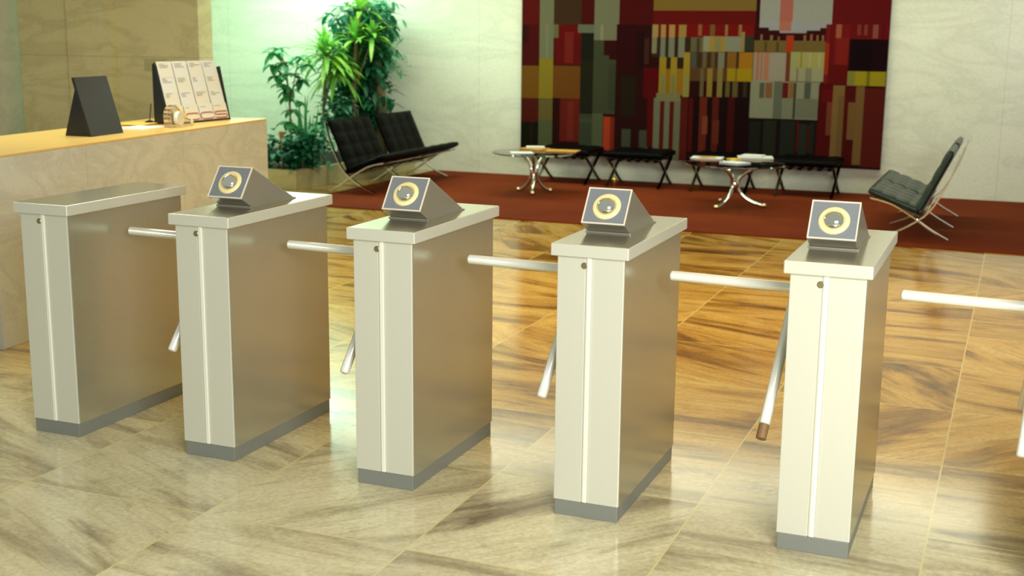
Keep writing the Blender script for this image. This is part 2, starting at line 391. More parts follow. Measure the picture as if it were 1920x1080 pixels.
bm = bmesh.new(); prism(bm, [(.0, 0), (-slope*.75, RH*.93), (-.145, RH*.9), (-.145, 0)], WR+.002, WR+.012, 'y'); obj('side_panel', bm, M_BLACK, rack, bevel=.002)
obj('base', B((-.145, -.002, 0), (.004, WR+.002, .012)), M_BLACK, rack)
obj('back_panel', B((-.1449, -.0019, .012), (-.138, WR+.002, RH*.98)), M_BLACK, rack)
for k in range(1, 4):
    z = k*RH/4.1; xs = -.02-slope*z/RH
    obj('step', B((-.1375, -.002, z-.008), (xs-.004, WR+.002, z)), M_BLACK, rack)
cw = WR/4
def glyph(bm, kind, w_, h_, t_, x):
    # letter strokes, drawn as flat bars: C (open right) or S
    if kind == 'C': P = [(1, .86), (.85, 1), (.15, 1), (0, .82), (0, .18), (.15, 0), (.85, 0), (1, .14)]
    else: P = [(1, .9), (.9, 1), (.14, 1), (0, .86), (0, .64), (.14, .52), (.86, .52), (1, .4), (1, .14), (.86, 0), (.1, 0), (0, .1)]
    tube(bm, [(x, p[0]*w_, p[1]*h_) for p in P], 1, flat=(.001, t_), side=(1, 0, 0))
for r in range(4):
    for c in range(4):
        z0 = .014 + r*RH/4.1 if r else .014
        x0 = .0 - slope*(z0/RH) - .008*(r > 0)
        hh = RH/4.1*1.12; y0 = c*cw + .004
        jx = random.uniform(0, .003)
        lean = math.atan2(slope, RH)
        label = '%s brochure in the rack, %s row, %s' % (
            ['white', 'cream', 'white', 'cream'][(r*3+c) % 4], ['bottom', 'second lowest', 'third lowest', 'top'][r],
            ['leftmost', 'second from left', 'third from left', 'rightmost'][c])
        if r == 0 and c: label = label.replace('brochure', 'brochure with a brick-red letter')
        br = tag(obj('brochure', B((-.003, 0, 0), (0, cw-.009, hh)), [M_PAPER, M_CREAM, M_PAPER, M_CREAM][(r*3+c) % 4]), label, 'brochure', 'brochures in the desk rack')
        br.matrix_world = Matrix.Translation(dl(rx, ry0)) @ Matrix.Rotation(ra, 4, 'Z') @ Matrix.Translation((x0+jx, y0, z0)) @ Matrix.Rotation(-lean, 4, 'Y')
        bm = bmesh.new()
        for k in range(3 if r else 1):
            zz = hh*(.82-.1*k); box(bm, (.0002, cw*.12, zz), (.0012, cw*(.3+.5*random.random()), zz+.004))
        obj('print', bm, M_PAPER2, br)
        if r == 0 and c:
            bm = bmesh.new(); glyph(bm, 'CCS'[c-1], cw*.84, .046, .010, .001); o = obj('letter', bm, M_RED, br); o.location = (.0002, .006, .008)
# black sloped display at the left
s0 = desk_local(232, 249)
stand = thing('display_stand', 'black sloped display stand standing at the near end of the reception desk', 'stand', dl(s0[0], s0[1]-.36), ang)
bm = bmesh.new(); prism(bm, [(0, 0), (-.02, 0), (-.12, .36), (-.105, .365)], 0, .36, 'y'); obj('panel', bm, M_BLACK, stand, bevel=.003)
bm = bmesh.new(); prism(bm, [(-.02, 0), (-.2, 0), (-.11, .3)], .02, .34, 'y'); obj('support', bm, M_BLACK, stand, bevel=.002)
# magazine, yellow folder, pen stand, acrylic dispenser
def flat_thing(name, px, py, sx, sy, t_, m_, label, cat, rz=0, z=1.05, group=None):
    p = onz(px, py, z)
    o = obj(name, B((-sx/2, -sy/2, 0), (sx/2, sy/2, t_)), m_, bevel=.0008); o.location = p; o.rotation_euler = (0, 0, rz)
    return tag(o, label, cat, group)
flat_thing('magazine', 264, 240, .22, .28, .006, M_PAPER, 'white magazine lying beside the black display stand on the desk edge', 'magazine', ang)
flat_thing('folder', 262, 232, .20, .28, .004, M_YEL, 'yellow folder lying on top of the white magazine on the desk', 'folder', ang+.05, z=1.0565)
p = onz(281, 229, 1.0615)
pen = thing('pen_holder', 'slim black desk pen standing in its base on the yellow folder', 'pen holder', p)
bm = bmesh.new(); lathe(bm, [(.035, 0), (.035, .004), (.012, .014), (0, .014)], 24); obj('base', bm, M_BLACK, pen, smooth=True)
bm = bmesh.new(); tube(bm, [(0, 0, .012), (.008, .012, .13)], [.0035, .0045], 10); obj('pen', bm, M_BLACK, pen, smooth=True)
p = onz(330, 238, 1.05)
disp = thing('acrylic_dispenser', 'clear acrylic dispenser with rounded hood in front of the brochure rack', 'dispenser', p + Vector((0, .02, 0)), ang)
bm = bmesh.new(); pr = [(-.13, 0), (.17, 0), (.17, .04), (.10, .055), (.01, .12)] + [(-.06+.078*cos(t), .075+.078*sin(t)) for t in [k*pi/8 for k in range(3, 10)]]
prism(bm, pr, -.03, .03, 'x'); obj('shell', bm, M_ACRYL, disp, bevel=.006, seg=3)
bm = bmesh.new(); lathe(bm, [(.02, -.015), (.048, -.015), (.048, .015), (.02, .015)], 28, Matrix.Translation((0.047, -.06, .062)) @ Matrix.Rotation(pi/2, 4, 'Y'))
obj('roll', bm, M_CREAM, disp, smooth=True)

# ------------------------------------------------------------------ tapestry
tapY0, tapY1 = 10.10, 10.165
def TX(px): return ony(px, 190, tapY0).x
T = [  # x0, y0, x1, y1 in the photograph, colour
 (975,-30,1669,330,(40,6,5)),
 (977,-30,1011,46,(88,14,10)),(1036,-30,1087,46,(60,40,22)),(1087,-30,1220,46,(70,8,8)),(1220,-30,1410,20,(120,95,40)),(1220,20,1410,46,(95,12,10)),(1417,-30,1551,46,(150,150,140)),(1454,-30,1478,60,(165,95,80)),(1551,-30,1669,46,(95,14,14)),
 (977,46,1011,122,(72,10,8)),(977,46,990,80,(50,8,8)),(1010,-30,1036,110,(112,112,84)),(1036,46,1045,71,(100,96,62)),(1010,110,1036,184,(135,118,34)),(1010,184,1036,225,(102,90,44)),(1010,225,1036,290,(82,88,56)),
 (977,123,1010,184,(116,76,18)),(1036,123,1087,184,(108,64,18)),(1045,46,1087,122,(98,8,8)),(1038,71,1087,122,(92,8,8)),(1057,60,1073,118,(112,30,20)),(1022,46,1026,110,(122,122,95)),
 (977,184,1010,228,(78,20,12)),(977,228,1010,290,(16,18,8)),(996,228,999,290,(50,18,8)),(1036,184,1050,290,(42,6,4)),(1050,184,1087,265,(98,26,16)),(1064,190,1076,262,(112,36,22)),
 (1087,62,1111,112,(22,24,14)),(1087,112,1111,211,(30,28,14)),(1081,46,1111,62,(96,102,80)),(1111,-30,1157,75,(112,112,86)),(1123,46,1128,75,(135,130,105)),(1111,75,1130,112,(60,65,42)),(1111,112,1153,213,(62,66,44)),(1140,120,1153,208,(54,58,40)),
 (1130,75,1153,112,(48,5,6)),(1153,46,1190,127,(44,3,6)),(1130,104,1140,112,(62,66,44)),(1087,213,1111,290,(56,62,44)),(1087,222,1111,230,(66,70,52)),(1111,213,1131,290,(78,86,58)),(1132,219,1153,300,(168,56,28)),(1145,219,1153,300,(120,36,18)),
 (1164,143,1191,218,(32,22,8)),(1191,60,1205,130,(30,4,6)),(1205,72,1214,120,(60,30,18)),(1167,242,1184,285,(62,66,48)),(1200,244,1217,285,(62,66,48)),(1205,128,1234,184,(82,2,8)),(1214,155,1226,275,(82,6,6)),
 (1219,46,1408,70,(112,12,8)),(1219,46,1230,70,(150,128,78)),(1235,46,1244,70,(156,128,72)),(1250,46,1261,70,(160,128,72)),(1268,46,1282,70,(150,120,60)),(1304,46,1311,67,(140,85,45)),(1326,46,1335,67,(110,80,40)),(1354,46,1359,67,(140,105,60)),(1379,46,1385,67,(140,100,60)),
 (1219,70,1292,107,(48,34,20)),(1219,70,1228,100,(125,120,90)),(1235,70,1244,107,(112,116,96)),(1250,70,1261,107,(116,116,96)),(1268,70,1280,107,(120,120,98)),
 (1234,107,1292,182,(44,26,12)),(1234,107,1247,184,(148,122,34)),(1238,140,1246,184,(122,118,66)),(1255,107,1267,184,(150,124,34)),(1257,140,1265,184,(120,116,64)),(1247,129,1255,180,(136,98,26)),(1267,129,1279,178,(140,102,26)),(1279,98,1291,182,(152,126,36)),(1281,140,1289,182,(132,128,70)),
 (1226,184,1290,300,(84,20,12)),(1226,184,1238,281,(108,108,84)),(1246,184,1256,281,(108,108,84)),(1264,184,1276,305,(104,104,80)),(1230,175,1275,190,(118,114,76)),
 (1291,70,1314,98,(96,88,56)),(1302,72,1308,98,(60,58,40)),(1314,68,1326,97,(138,136,108)),(1326,68,1355,97,(152,124,54)),(1335,70,1347,97,(130,120,80)),(1355,68,1384,97,(128,128,108)),(1384,60,1391,97,(140,120,72)),(1391,68,1408,97,(48,48,34)),
 (1291,98,1408,128,(62,40,22)),(1292,98,1303,128,(70,74,62)),(1314,98,1322,128,(100,84,54)),(1330,98,1337,128,(96,74,44)),(1343,98,1355,128,(118,116,92)),(1360,98,1377,128,(126,84,28)),(1382,98,1408,128,(156,106,22)),
 (1291,128,1408,153,(84,58,28)),(1311,128,1318,182,(100,84,56)),(1324,128,1334,182,(136,114,42)),(1343,128,1353,182,(128,112,54)),(1361,128,1377,153,(152,126,18)),(1379,128,1408,153,(156,128,18)),
 (1353,153,1408,182,(24,12,6)),(1359,153,1367,182,(98,82,42)),(1372,153,1382,182,(96,78,44)),(1392,153,1399,182,(56,40,22)),
 (1290,182,1408,300,(24,3,4)),(1292,184,1300,290,(80,8,6)),(1312,182,1326,288,(98,34,18)),(1318,218,1328,252,(124,60,34)),(1336,182,1348,288,(86,24,14)),(1338,225,1350,270,(98,38,20)),(1365,182,1378,288,(62,8,6)),
 (1409,46,1541,72,(52,8,8)),(1417,40,1551,52,(150,150,152)),(1435,52,1530,57,(150,150,152)),(1455,57,1505,62,(146,146,150)),(1454,40,1476,58,(168,104,84)),
 (1420,64,1424,80,(130,100,66)),(1438,66,1443,80,(130,100,60)),(1452,68,1456,80,(120,80,50)),(1500,66,1505,80,(130,92,56)),(1512,64,1517,80,(140,84,50)),(1524,66,1528,80,(140,96,60)),(1534,66,1538,80,(140,96,60)),
 (1409,76,1541,98,(108,88,42)),(1428,78,1433,98,(78,66,34)),(1450,78,1455,98,(86,60,34)),(1468,66,1482,98,(164,54,24)),
 (1409,98,1470,152,(150,134,114)),(1415,98,1420,150,(166,104,78)),(1429,98,1438,150,(168,110,84)),(1423,98,1426,150,(150,106,86)),(1440,98,1468,150,(148,140,122)),(1470,98,1478,153,(104,54,28)),
 (1478,98,1541,128,(158,150,84)),(1484,98,1488,128,(140,150,120)),(1496,98,1500,128,(130,130,60)),(1512,98,1516,128,(160,158,120)),(1530,98,1534,128,(164,160,120)),(1478,128,1541,153,(150,146,112)),(1490,128,1494,153,(120,118,86)),(1507,128,1519,153,(124,122,96)),
 (1406,153,1536,223,(134,134,110)),(1423,155,1432,184,(82,82,68)),(1434,155,1447,184,(124,86,50)),(1450,153,1466,223,(96,100,82)),(1466,155,1477,184,(92,22,18)),(1478,155,1487,184,(134,90,54)),(1487,155,1492,223,(62,64,50)),(1507,155,1519,185,(78,82,68)),(1493,185,1536,223,(112,112,90)),(1466,185,1487,223,(118,122,98)),
 (1405,223,1534,300,(22,10,8)),(1408,228,1428,292,(26,28,18)),(1434,226,1458,290,(34,36,24)),(1466,226,1494,292,(32,34,26)),(1500,232,1516,292,(34,40,30)),(1520,230,1530,288,(30,32,24)),(1496,226,1500,285,(86,8,8)),(1517,236,1520,285,(80,8,8)),
 (1541,46,1586,158,(112,20,16)),(1541,80,1549,140,(150,44,20)),(1549,46,1558,158,(100,12,12)),(1560,46,1570,71,(152,84,58)),(1562,71,1584,120,(122,28,20)),(1550,122,1586,158,(92,12,10)),
 (1534,158,1561,300,(78,8,8)),(1541,168,1561,192,(96,10,10)),(1551,192,1563,254,(114,54,38)),(1561,160,1583,306,(124,94,50)),(1572,180,1583,300,(110,84,44)),(1583,158,1591,306,(84,14,12)),
 (1586,46,1668,74,(104,12,16)),(1599,46,1606,66,(120,50,44)),(1612,46,1618,66,(124,58,50)),(1628,46,1638,72,(130,74,62)),(1645,46,1650,72,(88,10,12)),
 (1589,74,1668,134,(18,2,5)),(1628,74,1668,134,(26,3,7)),(1586,134,1668,161,(156,140,24)),(1586,134,1600,161,(128,122,54)),(1622,134,1628,161,(110,104,30)),(1657,134,1668,161,(120,116,50)),
 (1586,161,1604,262,(78,10,8)),(1604,162,1620,310,(118,88,46)),(1591,192,1606,262,(116,84,44)),(1586,262,1604,310,(70,10,8)),(1620,165,1669,315,(88,24,16)),
 (1087,282,1226,330,(30,4,4)),(1290,290,1550,330,(24,6,5)),(977,275,1087,330,(30,6,5)),
]
tx0, tx1 = TX(977), .072; tz0, tz1 = .285, 2.42
R_ = []
for x0, y0, x1, y1, c in T:
    xm = (x0+x1)/2
    za = ony(xm, y0, tapY0).z if y0 > -29 else tz1; zb = ony(xm, y1, tapY0).z
    if y0 == 46 or y1 == 46: pass
    R_.append((max(tx0, TX(x0)), min(tx1, TX(x1)), max(tz0, zb), min(tz1, za), c))
R_[0] = (tx0, tx1, tz0, tz1, T[0][4])
def snap(vals, e=.004):
    vals = sorted(vals); out = [vals[0]]
    for v in vals[1:]:
        if v-out[-1] > e: out.append(v)
    return out
xs = snap([r[0] for r in R_]+[r[1] for r in R_]); zs = snap([r[2] for r in R_]+[r[3] for r in R_])
cols = sorted({r[4] for r in R_}); mats = []
def wool(c):
    c0 = c; c = tuple(v*.87 for v in c); M = mat('wool_%d_%d_%d' % c0, c, .95, spec=.1); t = NT(M)
    n = t.noise(t.mapping(t.co(), scale=(60, 60, 220)), 1, 2, .6)
    t.l(t.mix(.55, lin(c), t.ramp(n, [(.3, (.62,.62,.62,1)), (.7, (1,1,1,1))]), 'MULTIPLY'), t.b.inputs['Base Color']); return M
mats = [wool(c) for c in cols]; ci = {c: i for i, c in enumerate(cols)}
bm = bmesh.new(); V = [[bm.verts.new((x, tapY0, z)) for x in xs] for z in zs]
for j in range(len(zs)-1):
    for i in range(len(xs)-1):
        mx, mz = (xs[i]+xs[i+1])/2, (zs[j]+zs[j+1])/2; c = T[0][4]
        for r in R_:
            if r[0] <= mx <= r[1] and r[2] <= mz <= r[3]: c = r[4]
        bm.faces.new((V[j][i], V[j][i+1], V[j+1][i+1], V[j+1][i])).material_index = ci[c]
sd = box(bm, (xs[0], tapY0+.0005, zs[0]), (xs[-1], tapY1, zs[-1]), ci[T[0][4]])
tag(obj('tapestry', bm, mats), 'large woven wall hanging in reds, blacks, olives and yellows on the marble back wall', 'tapestry')

# ------------------------------------------------------------------ cushions and lounge furniture
def cushion(bm, L, Wd, t, nx, ny, mi=0, puff=.012):
    """tufted cushion lying in xy, centred, z 0..t, nx by ny squares"""
    GX, GY = nx*6, ny*6; top = []; bot = []
    for j in range(GY+1):
        rt, rb = [], []
        for i in range(GX+1):
            x = (i/GX-.5)*L; y = (j/GY-.5)*Wd
            e = min(i, GX-i, 6)/6; f = min(j, GY-j, 6)/6; ed = min(1, (min(e, f)*3)**.5) if min(e, f) > 0 else 0
            s = abs(sin(pi*i/6)*sin(pi*j/6))**.35
            rt.append(bm.verts.new((x, y, t*(.72+.28*ed) - puff*(1-s)*(ed > 0)))); rb.append(bm.verts.new((x, y, t*.25*(1-ed) if ed < 1 else 0)))
        top.append(rt); bot.append(rb)
    for j in range(GY):
        for i in range(GX):
            bm.faces.new((top[j][i], top[j][i+1], top[j+1][i+1], top[j+1][i])); bm.faces.new((bot[j][i], bot[j+1][i], bot[j+1][i+1], bot[j][i+1]))
    for i in range(GX):
        bm.faces.new((top[0][i], bot[0][i], bot[0][i+1], top[0][i+1])); bm.faces.new((top[GY][i], top[GY][i+1], bot[GY][i+1], bot[GY][i]))
    for j in range(GY):
        bm.faces.new((top[j][0], top[j+1][0], bot[j+1][0], bot[j][0])); bm.faces.new((top[j][GX], bot[j][GX], bot[j+1][GX], top[j+1][GX]))
def place(bm, M): bmesh.ops.transform(bm, matrix=M, verts=bm.verts[:]); return bm
def plane_to(P, Q, y):  # matrix: local x along P->Q in the xz plane (profile), local y across, z the normal
    P, Q = Vector((P[0], 0, P[1])), Vector((Q[0], 0, Q[1])); x = (Q-P).normalized(); yv = Vector((0,1,0)); z = x.cross(yv)
    M = Matrix((x, yv, z)).transposed().to_4x4(); c = (P+Q)/2; M.translation = Vector((c.x, y, c.z)); return M
def lounge(root, width, n_backs, leath, P, gap=.17, n_seats=1):
    """P: profile keys in local xz (front is +x)"""
    seatB, seatF, backB, backT = P['sb'], P['sf'], P['bb'], P['bt']
    L = math.dist(seatB, seatF); sw_ = (width-.04*(n_seats-1))/n_seats
    for k in range(n_seats):
        bm = bmesh.new(); cushion(bm, L, sw_, .075, 4, 4*n_backs//n_seats)
        obj('seat_cushion', place(bm, plane_to(seatB, seatF, sw_/2+k*(sw_+.04))), leath, root, smooth=2)
    bw = (width-gap*(n_backs-1))/n_backs
    for k in range(n_backs):
        Lb = math.dist(backB, backT); bm = bmesh.new(); cushion(bm, Lb, bw, .07, 4, 4)
        M = plane_to(backT, backB, bw/2+k*(bw+gap))
        obj('back_cushion', place(bm, M), leath, root, smooth=2)
    ys = [.05, width-.05] if n_backs == 1 else [.05, width/2, width-.05]
    for y in ys:
        bm = bmesh.new(); tube(bm, spline([(p[0], y, p[1]) for p in P['curveA']]), 1, flat=(.034, .012), side=(0,1,0)); obj('frame_curve', bm, M_CHROME, root)
        bm = bmesh.new(); tube(bm, spline([(p[0], y+.001, p[1]) for p in P['curveB']]), 1, flat=(.034, .012), side=(0,1,0)); obj('frame_curve', bm, M_CHROME, root)
    bm = bmesh.new(); tube(bm, [(seatF[0]-.06, .05, seatF[1]-.045), (seatF[0]-.06, width-.05, seatF[1]-.045)], .008, 10); obj('cross_rail', bm, M_CHROME, root)
    bm = bmesh.new(); tube(bm, [(backB[0]-.03, .05, backB[1]-.02), (backB[0]-.03, width-.05, backB[1]-.02)], .008, 10); obj('cross_rail', bm, M_CHROME, root)
    for k in range(8 if n_backs > 1 else 5):
        y = .12 + (width-.24)*k/(7 if n_backs > 1 else 4)
        bm = bmesh.new(); tube(bm, [(seatB[0]+.02, y, seatB[1]-.012), (seatF[0]-.05, y, seatF[1]-.014)], 1, flat=(.035, .004), side=(0,1,0)); obj('strap', bm, M_STRAP, root)
sy = 7.65; sw = 1.92
st = thing('lounge_settee', 'black leather two-seat lounge settee on chrome X legs beside the planter, at left', 'settee', (-5.1, sy, .012))
lounge(st, sw, 2, M_LEATH, dict(sb=(-.07, .19), sf=(.385, .37), bb=(-.06, .20), bt=(-.31, .75),
    curveA=[(-.345, .74), (-.27, .50), (-.13, .24), (.06, .09), (.25, .006)],
    curveB=[(.36, .335), (.18, .29), (.0, .19), (-.15, .09), (-.30, .006)]))
rc = thing('lounge_settee', 'dark leather lounge settee, painted green sheen, on chrome legs, cut by the right photo edge', 'settee', (.665, 8.72, .012), pi)
lounge(rc, 1.68, 2, M_LEATH_SHEEN, dict(sb=(-.07, .20), sf=(.385, .37), bb=(-.06, .21), bt=(-.31, .75),
    curveA=[(-.345, .74), (-.27, .50), (-.13, .24), (.06, .09), (.25, .006)],
    curveB=[(.36, .335), (.18, .29), (.0, .19), (-.15, .09), (-.30, .006)]), n_seats=2)
# stools
def make_stool():
    r = thing('lounge_stool', 'x', 'stool', (0,0,0), 0, 'black stools along the back wall')
    bm = bmesh.new(); cushion(bm, .68, .58, .085, 4, 4); place(bm, Matrix.Translation((0,0,.325))); obj('seat_cushion', bm, M_LEATH, r, smooth=2)
    for x in (-.30, .30):
        for s in (1, -1):
            bm = bmesh.new(); tube(bm, spline([(x+.001*s, -.27*s, .322), (x+.001*s, -.16*s, .26), (x+.001*s, 0, .165), (x+.001*s, .15*s, .07), (x+.001*s, .28*s, .005)]), 1, flat=(.032, .012), side=(1,0,0))
            obj('leg_bar', bm, M_BAR, r)
    for y in (-.25, .25):
        bm = bmesh.new(); tube(bm, [(-.30, y, .308), (.30, y, .308)], .008, 10); obj('cross_rail', bm, M_BAR, r)
    for k in range(6):
        x = -.26+.104*k; bm = bmesh.new(); tube(bm, [(x, -.268, .325), (x, -.272, .305), (x, -.262, .292), (x, -.2, .306), (x, .25, .318)], 1, flat=(.045, .004), side=(1,0,0)); obj('strap', bm, M_LEATH, r)
    return r
M_BAR = mat('dark_reflecting_bar', (120, 116, 100), .12, 1)
s0 = make_stool()
for i, (x, lb) in enumerate(((-3.40, 'black leather stool behind the left glass table, nearest the planter'), (-2.535, 'black leather stool standing free between the two glass tables'),
        (-1.57, 'black leather stool behind the right glass table'), (-.64, 'black leather stool furthest right, right of the right glass table'))):
    s = s0 if i == 0 else copy_tree(s0); s.location = (x, 9.74, .014); s['label'] = lb
# glass tables
def make_table(loc, angs, label, R=.45, zt=.43, rl=.30):
    r = thing('glass_table', label, 'table', loc, 0)
    bm = bmesh.new(); lathe(bm, [(0, zt), (R-.006, zt), (R, zt+.003), (R, zt+.011), (R-.004, zt+.014), (0, zt+.014)], 64); obj('glass_top', bm, M_GLASS, r, smooth=True)
    for a in angs:
        d = Vector((cos(radians(a)), sin(radians(a)), 0)); bm = bmesh.new()
        pts = []
        for k in range(17):
            t = -1.12+2.24*k/16; pts.append(d*(.03+(rl-.05)*(1-cos(t))/(1-cos(1.12))) + Vector((0, 0, .225+(.2)*sin(t)/sin(1.12))))
        tube(bm, pts, .0185, 12); lg = obj('leg', bm, M_CHROME, r, smooth=True)
        bm = bmesh.new(); sphere(bm, pts[0] + d*.02 + Vector((0,0,.0)), .025); obj('ball_foot', bm, M_BRASSY, lg, smooth=2)
    bm = bmesh.new(); lathe(bm, [(0, .19), (.042, .19), (.046, .2), (.046, .25), (.042, .26), (0, .26)], 24); obj('hub', bm, M_CHROME, r, smooth=True)
    return r
M_BRASSY = mat('pale_brass', (245, 225, 170), .12, 1)
t1 = Vector((-3.37, 8.55, .012)); t2 = Vector((-1.16, 8.42, .012))
make_table(t1, (287, 47, 167), 'round glass table on curved chrome legs, the one nearer the planter', rl=.2)
make_table(t2, (8, 128, 248), 'round glass table on curved chrome legs with ball feet, the one nearer the right settee', R=.5)
def mag(px, py, y, sx, sy_, t_, m_, rz, label, z, grp):
    p = onz(px, py, z); o = obj('magazine', B((-sx/2, -sy_/2, 0), (sx/2, sy_/2, t_)), [m_], bevel=.001); o.location = (p.x, p.y, z); o.rotation_euler = (0,0,rz)
    return tag(o, label, 'magazine', grp)
zt = .012+.4445
g1 = 'magazines on the glass tables'
mag(1055, 284, 0, .34, .24, .012, M_GOLD, .1, 'wide amber-covered magazine lying at the right of the left glass table', zt, g1)
mag(978, 287, 0, .24, .2, .008, M_PAPER, .5, 'grey-white magazine lying at the left of the left glass table', zt, g1)
mag(1003, 281, 0, .26, .22, .02, M_GOLD, -.3, 'thick amber magazine at the middle of the left glass table', zt, g1)
mag(1004, 276.5, 0, .2, .15, .012, M_CREAM, .4, 'small cream magazine on top of the thick amber one', zt+.021, g1)
mag(1326, 297, 0, .32, .24, .012, M_CREAM, .1, 'cream magazine at the left rim of the right glass table', zt, g1)
mag(1326, 295, 0, .16, .14, .006, M_GOLD, .5, 'small amber leaflet on the leftmost cream magazine, right glass table', zt+.013, g1)
mag(1378, 306, 0, .24, .20, .012, M_PAPER, -.5, 'white magazine at the near rim of the right glass table', zt, g1)
mag(1416, 297, 0, .36, .24, .018, M_CREAM, .25, 'thick cream magazine at the right of the right glass table', zt, g1)
mag(1412, 292.5, 0, .22, .16, .012, M_PAPER, -.1, 'small white magazine stacked on the thick cream one', zt+.019, g1)
mag(1376, 300, 0, .1, .12, .014, M_YEL, .8, 'small yellow booklet on the near white magazine, right glass table', zt+.013, g1)
# floor ball
p = ony(1152, 337, 9.25)
ash = thing('ball_stand', 'small shiny brass ball on a thin stem in front of the free-standing stool', 'stand', (p.x, 9.25, .012))
bm = bmesh.new(); sphere(bm, (0,0,p.z-.012), .025); obj('ball', bm, M_BRASS, ash, smooth=2)
bm = bmesh.new(); lathe(bm, [(0, 0), (.05, 0), (.045, .008), (.007, .014), (.006, p.z-.03), (0, p.z-.03)], 20); obj('stem', bm, M_CHROME, ash, smooth=True)

# ------------------------------------------------------------------ planter and plants
pl = thing('planter', 'low stone planter box filled with plants in the green-lit corner', 'planter', (0,0,0))
fx, fy = -5.826, 7.7; bx, by = -5.60, 10.16; hx = -8.9; PH = .215
for nm, poly in (('front_wall', [(hx, fy), (fx, fy), (fx-.005, fy+.08), (hx, fy+.08)]), ('side_wall', [(fx-.085, fy+.082), (fx-.004, fy+.082), (bx, by), (bx-.08, by)])):
    bm = bmesh.new(); prism(bm, poly, 0, PH, 'z'); obj(nm, bm, M_PLANT, pl, bevel=.004)
bm = bmesh.new(); prism(bm, [(hx, fy+.083), (fx-.09, fy+.083), (bx-.085, by), (hx, by)], 0, PH-.03, 'z'); obj('soil', bm, M_SOIL, pl)
def leaf(bm, base, d, L, Wd, droop=.5, fold=.25, seg=5, up=Vector((0,0,1))):
    d = d.normalized(); s = d.cross(up)
    if s.length < .05: s = Vector((1,0,0))
    s.normalize(); n = s.cross(d).normalized(); prev = None
    for k in range(seg+1):
        t = k/seg; c = base + d*L*t*(1-.15*droop*t) + Vector((0,0,-1))*L*droop*t*t*.6
        wv = Wd*.5*(sin(pi*min(1, t*.93+.07))**.7) if k < seg else 0.0005
        cur = [bm.verts.new(c - s*wv + n*wv*fold), bm.verts.new(c), bm.verts.new(c + s*wv + n*wv*fold)]
        if prev:
            bm.faces.new((prev[0], cur[0], cur[1], prev[1])); bm.faces.new((prev[1], cur[1], cur[2], prev[2]))
        prev = cur
def rdir(az, el): return Vector((cos(az)*cos(el), sin(az)*cos(el), sin(el)))
def rosette(bm, c, n, L, Wd, droop=.7, el=(-.1, 1.3)):
    for k in range(n):
        t = k/n; leaf(bm, c + Vector((0,0,.05*t)), rdir(k*2.4+random.random()*.4, el[0]+(el[1]-el[0])*t+random.uniform(-.1,.1)), L*random.uniform(.75,1.1), Wd, droop*random.uniform(.6,1.3), seg=6)
def plant(name, label, cat, x, y, stems, fol, lm, sm=M_STEM, group='plants in the stone planter'):
    r = thing(name, label, cat, (x, y, PH-.03), 0, group); o = Vector((x, y, PH-.03))
    if stems:
        for pts, rad in stems:
            bm = bmesh.new(); P = spline([Vector(p)-o for p in pts], 5); tube(bm, P, [rad*(1-.4*i/len(P)) for i in range(len(P))], 8)
            obj('stem', bm, sm, r, smooth=True)
    for fn, mm in (fol if isinstance(fol, list) else [(fol, lm)]):
        bm = bmesh.new(); fn(bm); bmesh.ops.translate(bm, verts=bm.verts[:], vec=-o); obj('foliage', bm, mm, r, smooth=2)
    return r
def at(px, py, y): return ony(px, py, y)
Z0 = PH-.03
# 1 umbrella plant, left
y = 8.35; b = at(547, 300, y)
def f1(bm):
    for px, py, n, L in ((512, 100, 6, .16), (575, 122, 8, .16), (530, 158, 7, .17), (552, 270, 8, .16), (540, 228, 6, .15), (520, 92, 9, .17), (533, 118, 10, .16), (510, 122, 6, .15), (560, 106, 9, .15), (545, 140, 12, .19), (520, 142, 6, .14), (566, 150, 8, .14), (540, 168, 8, .17), (549, 205, 6, .15), (560, 190, 4, .12), (538, 182, 5, .12), (556, 238, 6, .13)):
        c = at(px, py, y+random.uniform(-.12, .12))
        for k in range(n): leaf(bm, c, rdir(k*2*pi/n+random.random()*.5, random.uniform(-.6, .35)), L*random.uniform(.85,1.25), .075, .55)
plant('umbrella_plant', 'slender plant with whorled oval leaves at the left of the planter', 'plant', b.x, y,
      [([(b.x, y, Z0), at(545, 240, y), at(541, 170, y), at(530, 110, y), at(521, 95, y)], .014), ([at(543, 200, y), at(552, 150, y), at(561, 108, y)], .008)], f1, L_MID)
# 2 strap-leaf dracaena
y = 8.7; b = at(607, 300, y)
def f2(bm):
    rosette(bm, at(612, 108, y), 60, .56, .06, .8, (-.2, 1.5)); rosette(bm, at(630, 138, y+.1), 44, .5, .055, .9, (-.3, 1.2))
plant('dracaena', 'bright green strap-leaved plant on a bare stem, second from the planter left', 'plant', b.x, y, [([(b.x, y, Z0), at(606, 220, y), at(612, 118, y)], .02), ([at(608, 200, y), at(622, 142, y+.1)], .012)], f2, L_BRIGHT)
# 3 tall dracaena
y = 8.98; b = at(668, 300, y)
def f3(bm):
    rosette(bm, at(668, 78, y), 34, .42, .06, .6, (0, 1.5)); rosette(bm, at(645, 112, y+.1), 22, .36, .055, .9, (-.2, 1.2)); rosette(bm, at(676, 22, y+.1), 26, .4, .06, .7, (-.1, 1.4)); rosette(bm, at(698, 70, y), 26, .36, .055, .8, (-.2, 1.3))
plant('dracaena', 'tallest yellow-green strap-leaved plant, rising in the middle of the planter', 'plant', b.x, y, [([(b.x, y, Z0), at(664, 200, y), at(668, 78, y), at(676, 22, y)], .028), ([at(664, 190, y), at(645, 114, y+.1)], .014), ([at(664, 170, y), at(698, 72, y)], .012)], f3, L_BRIGHT)
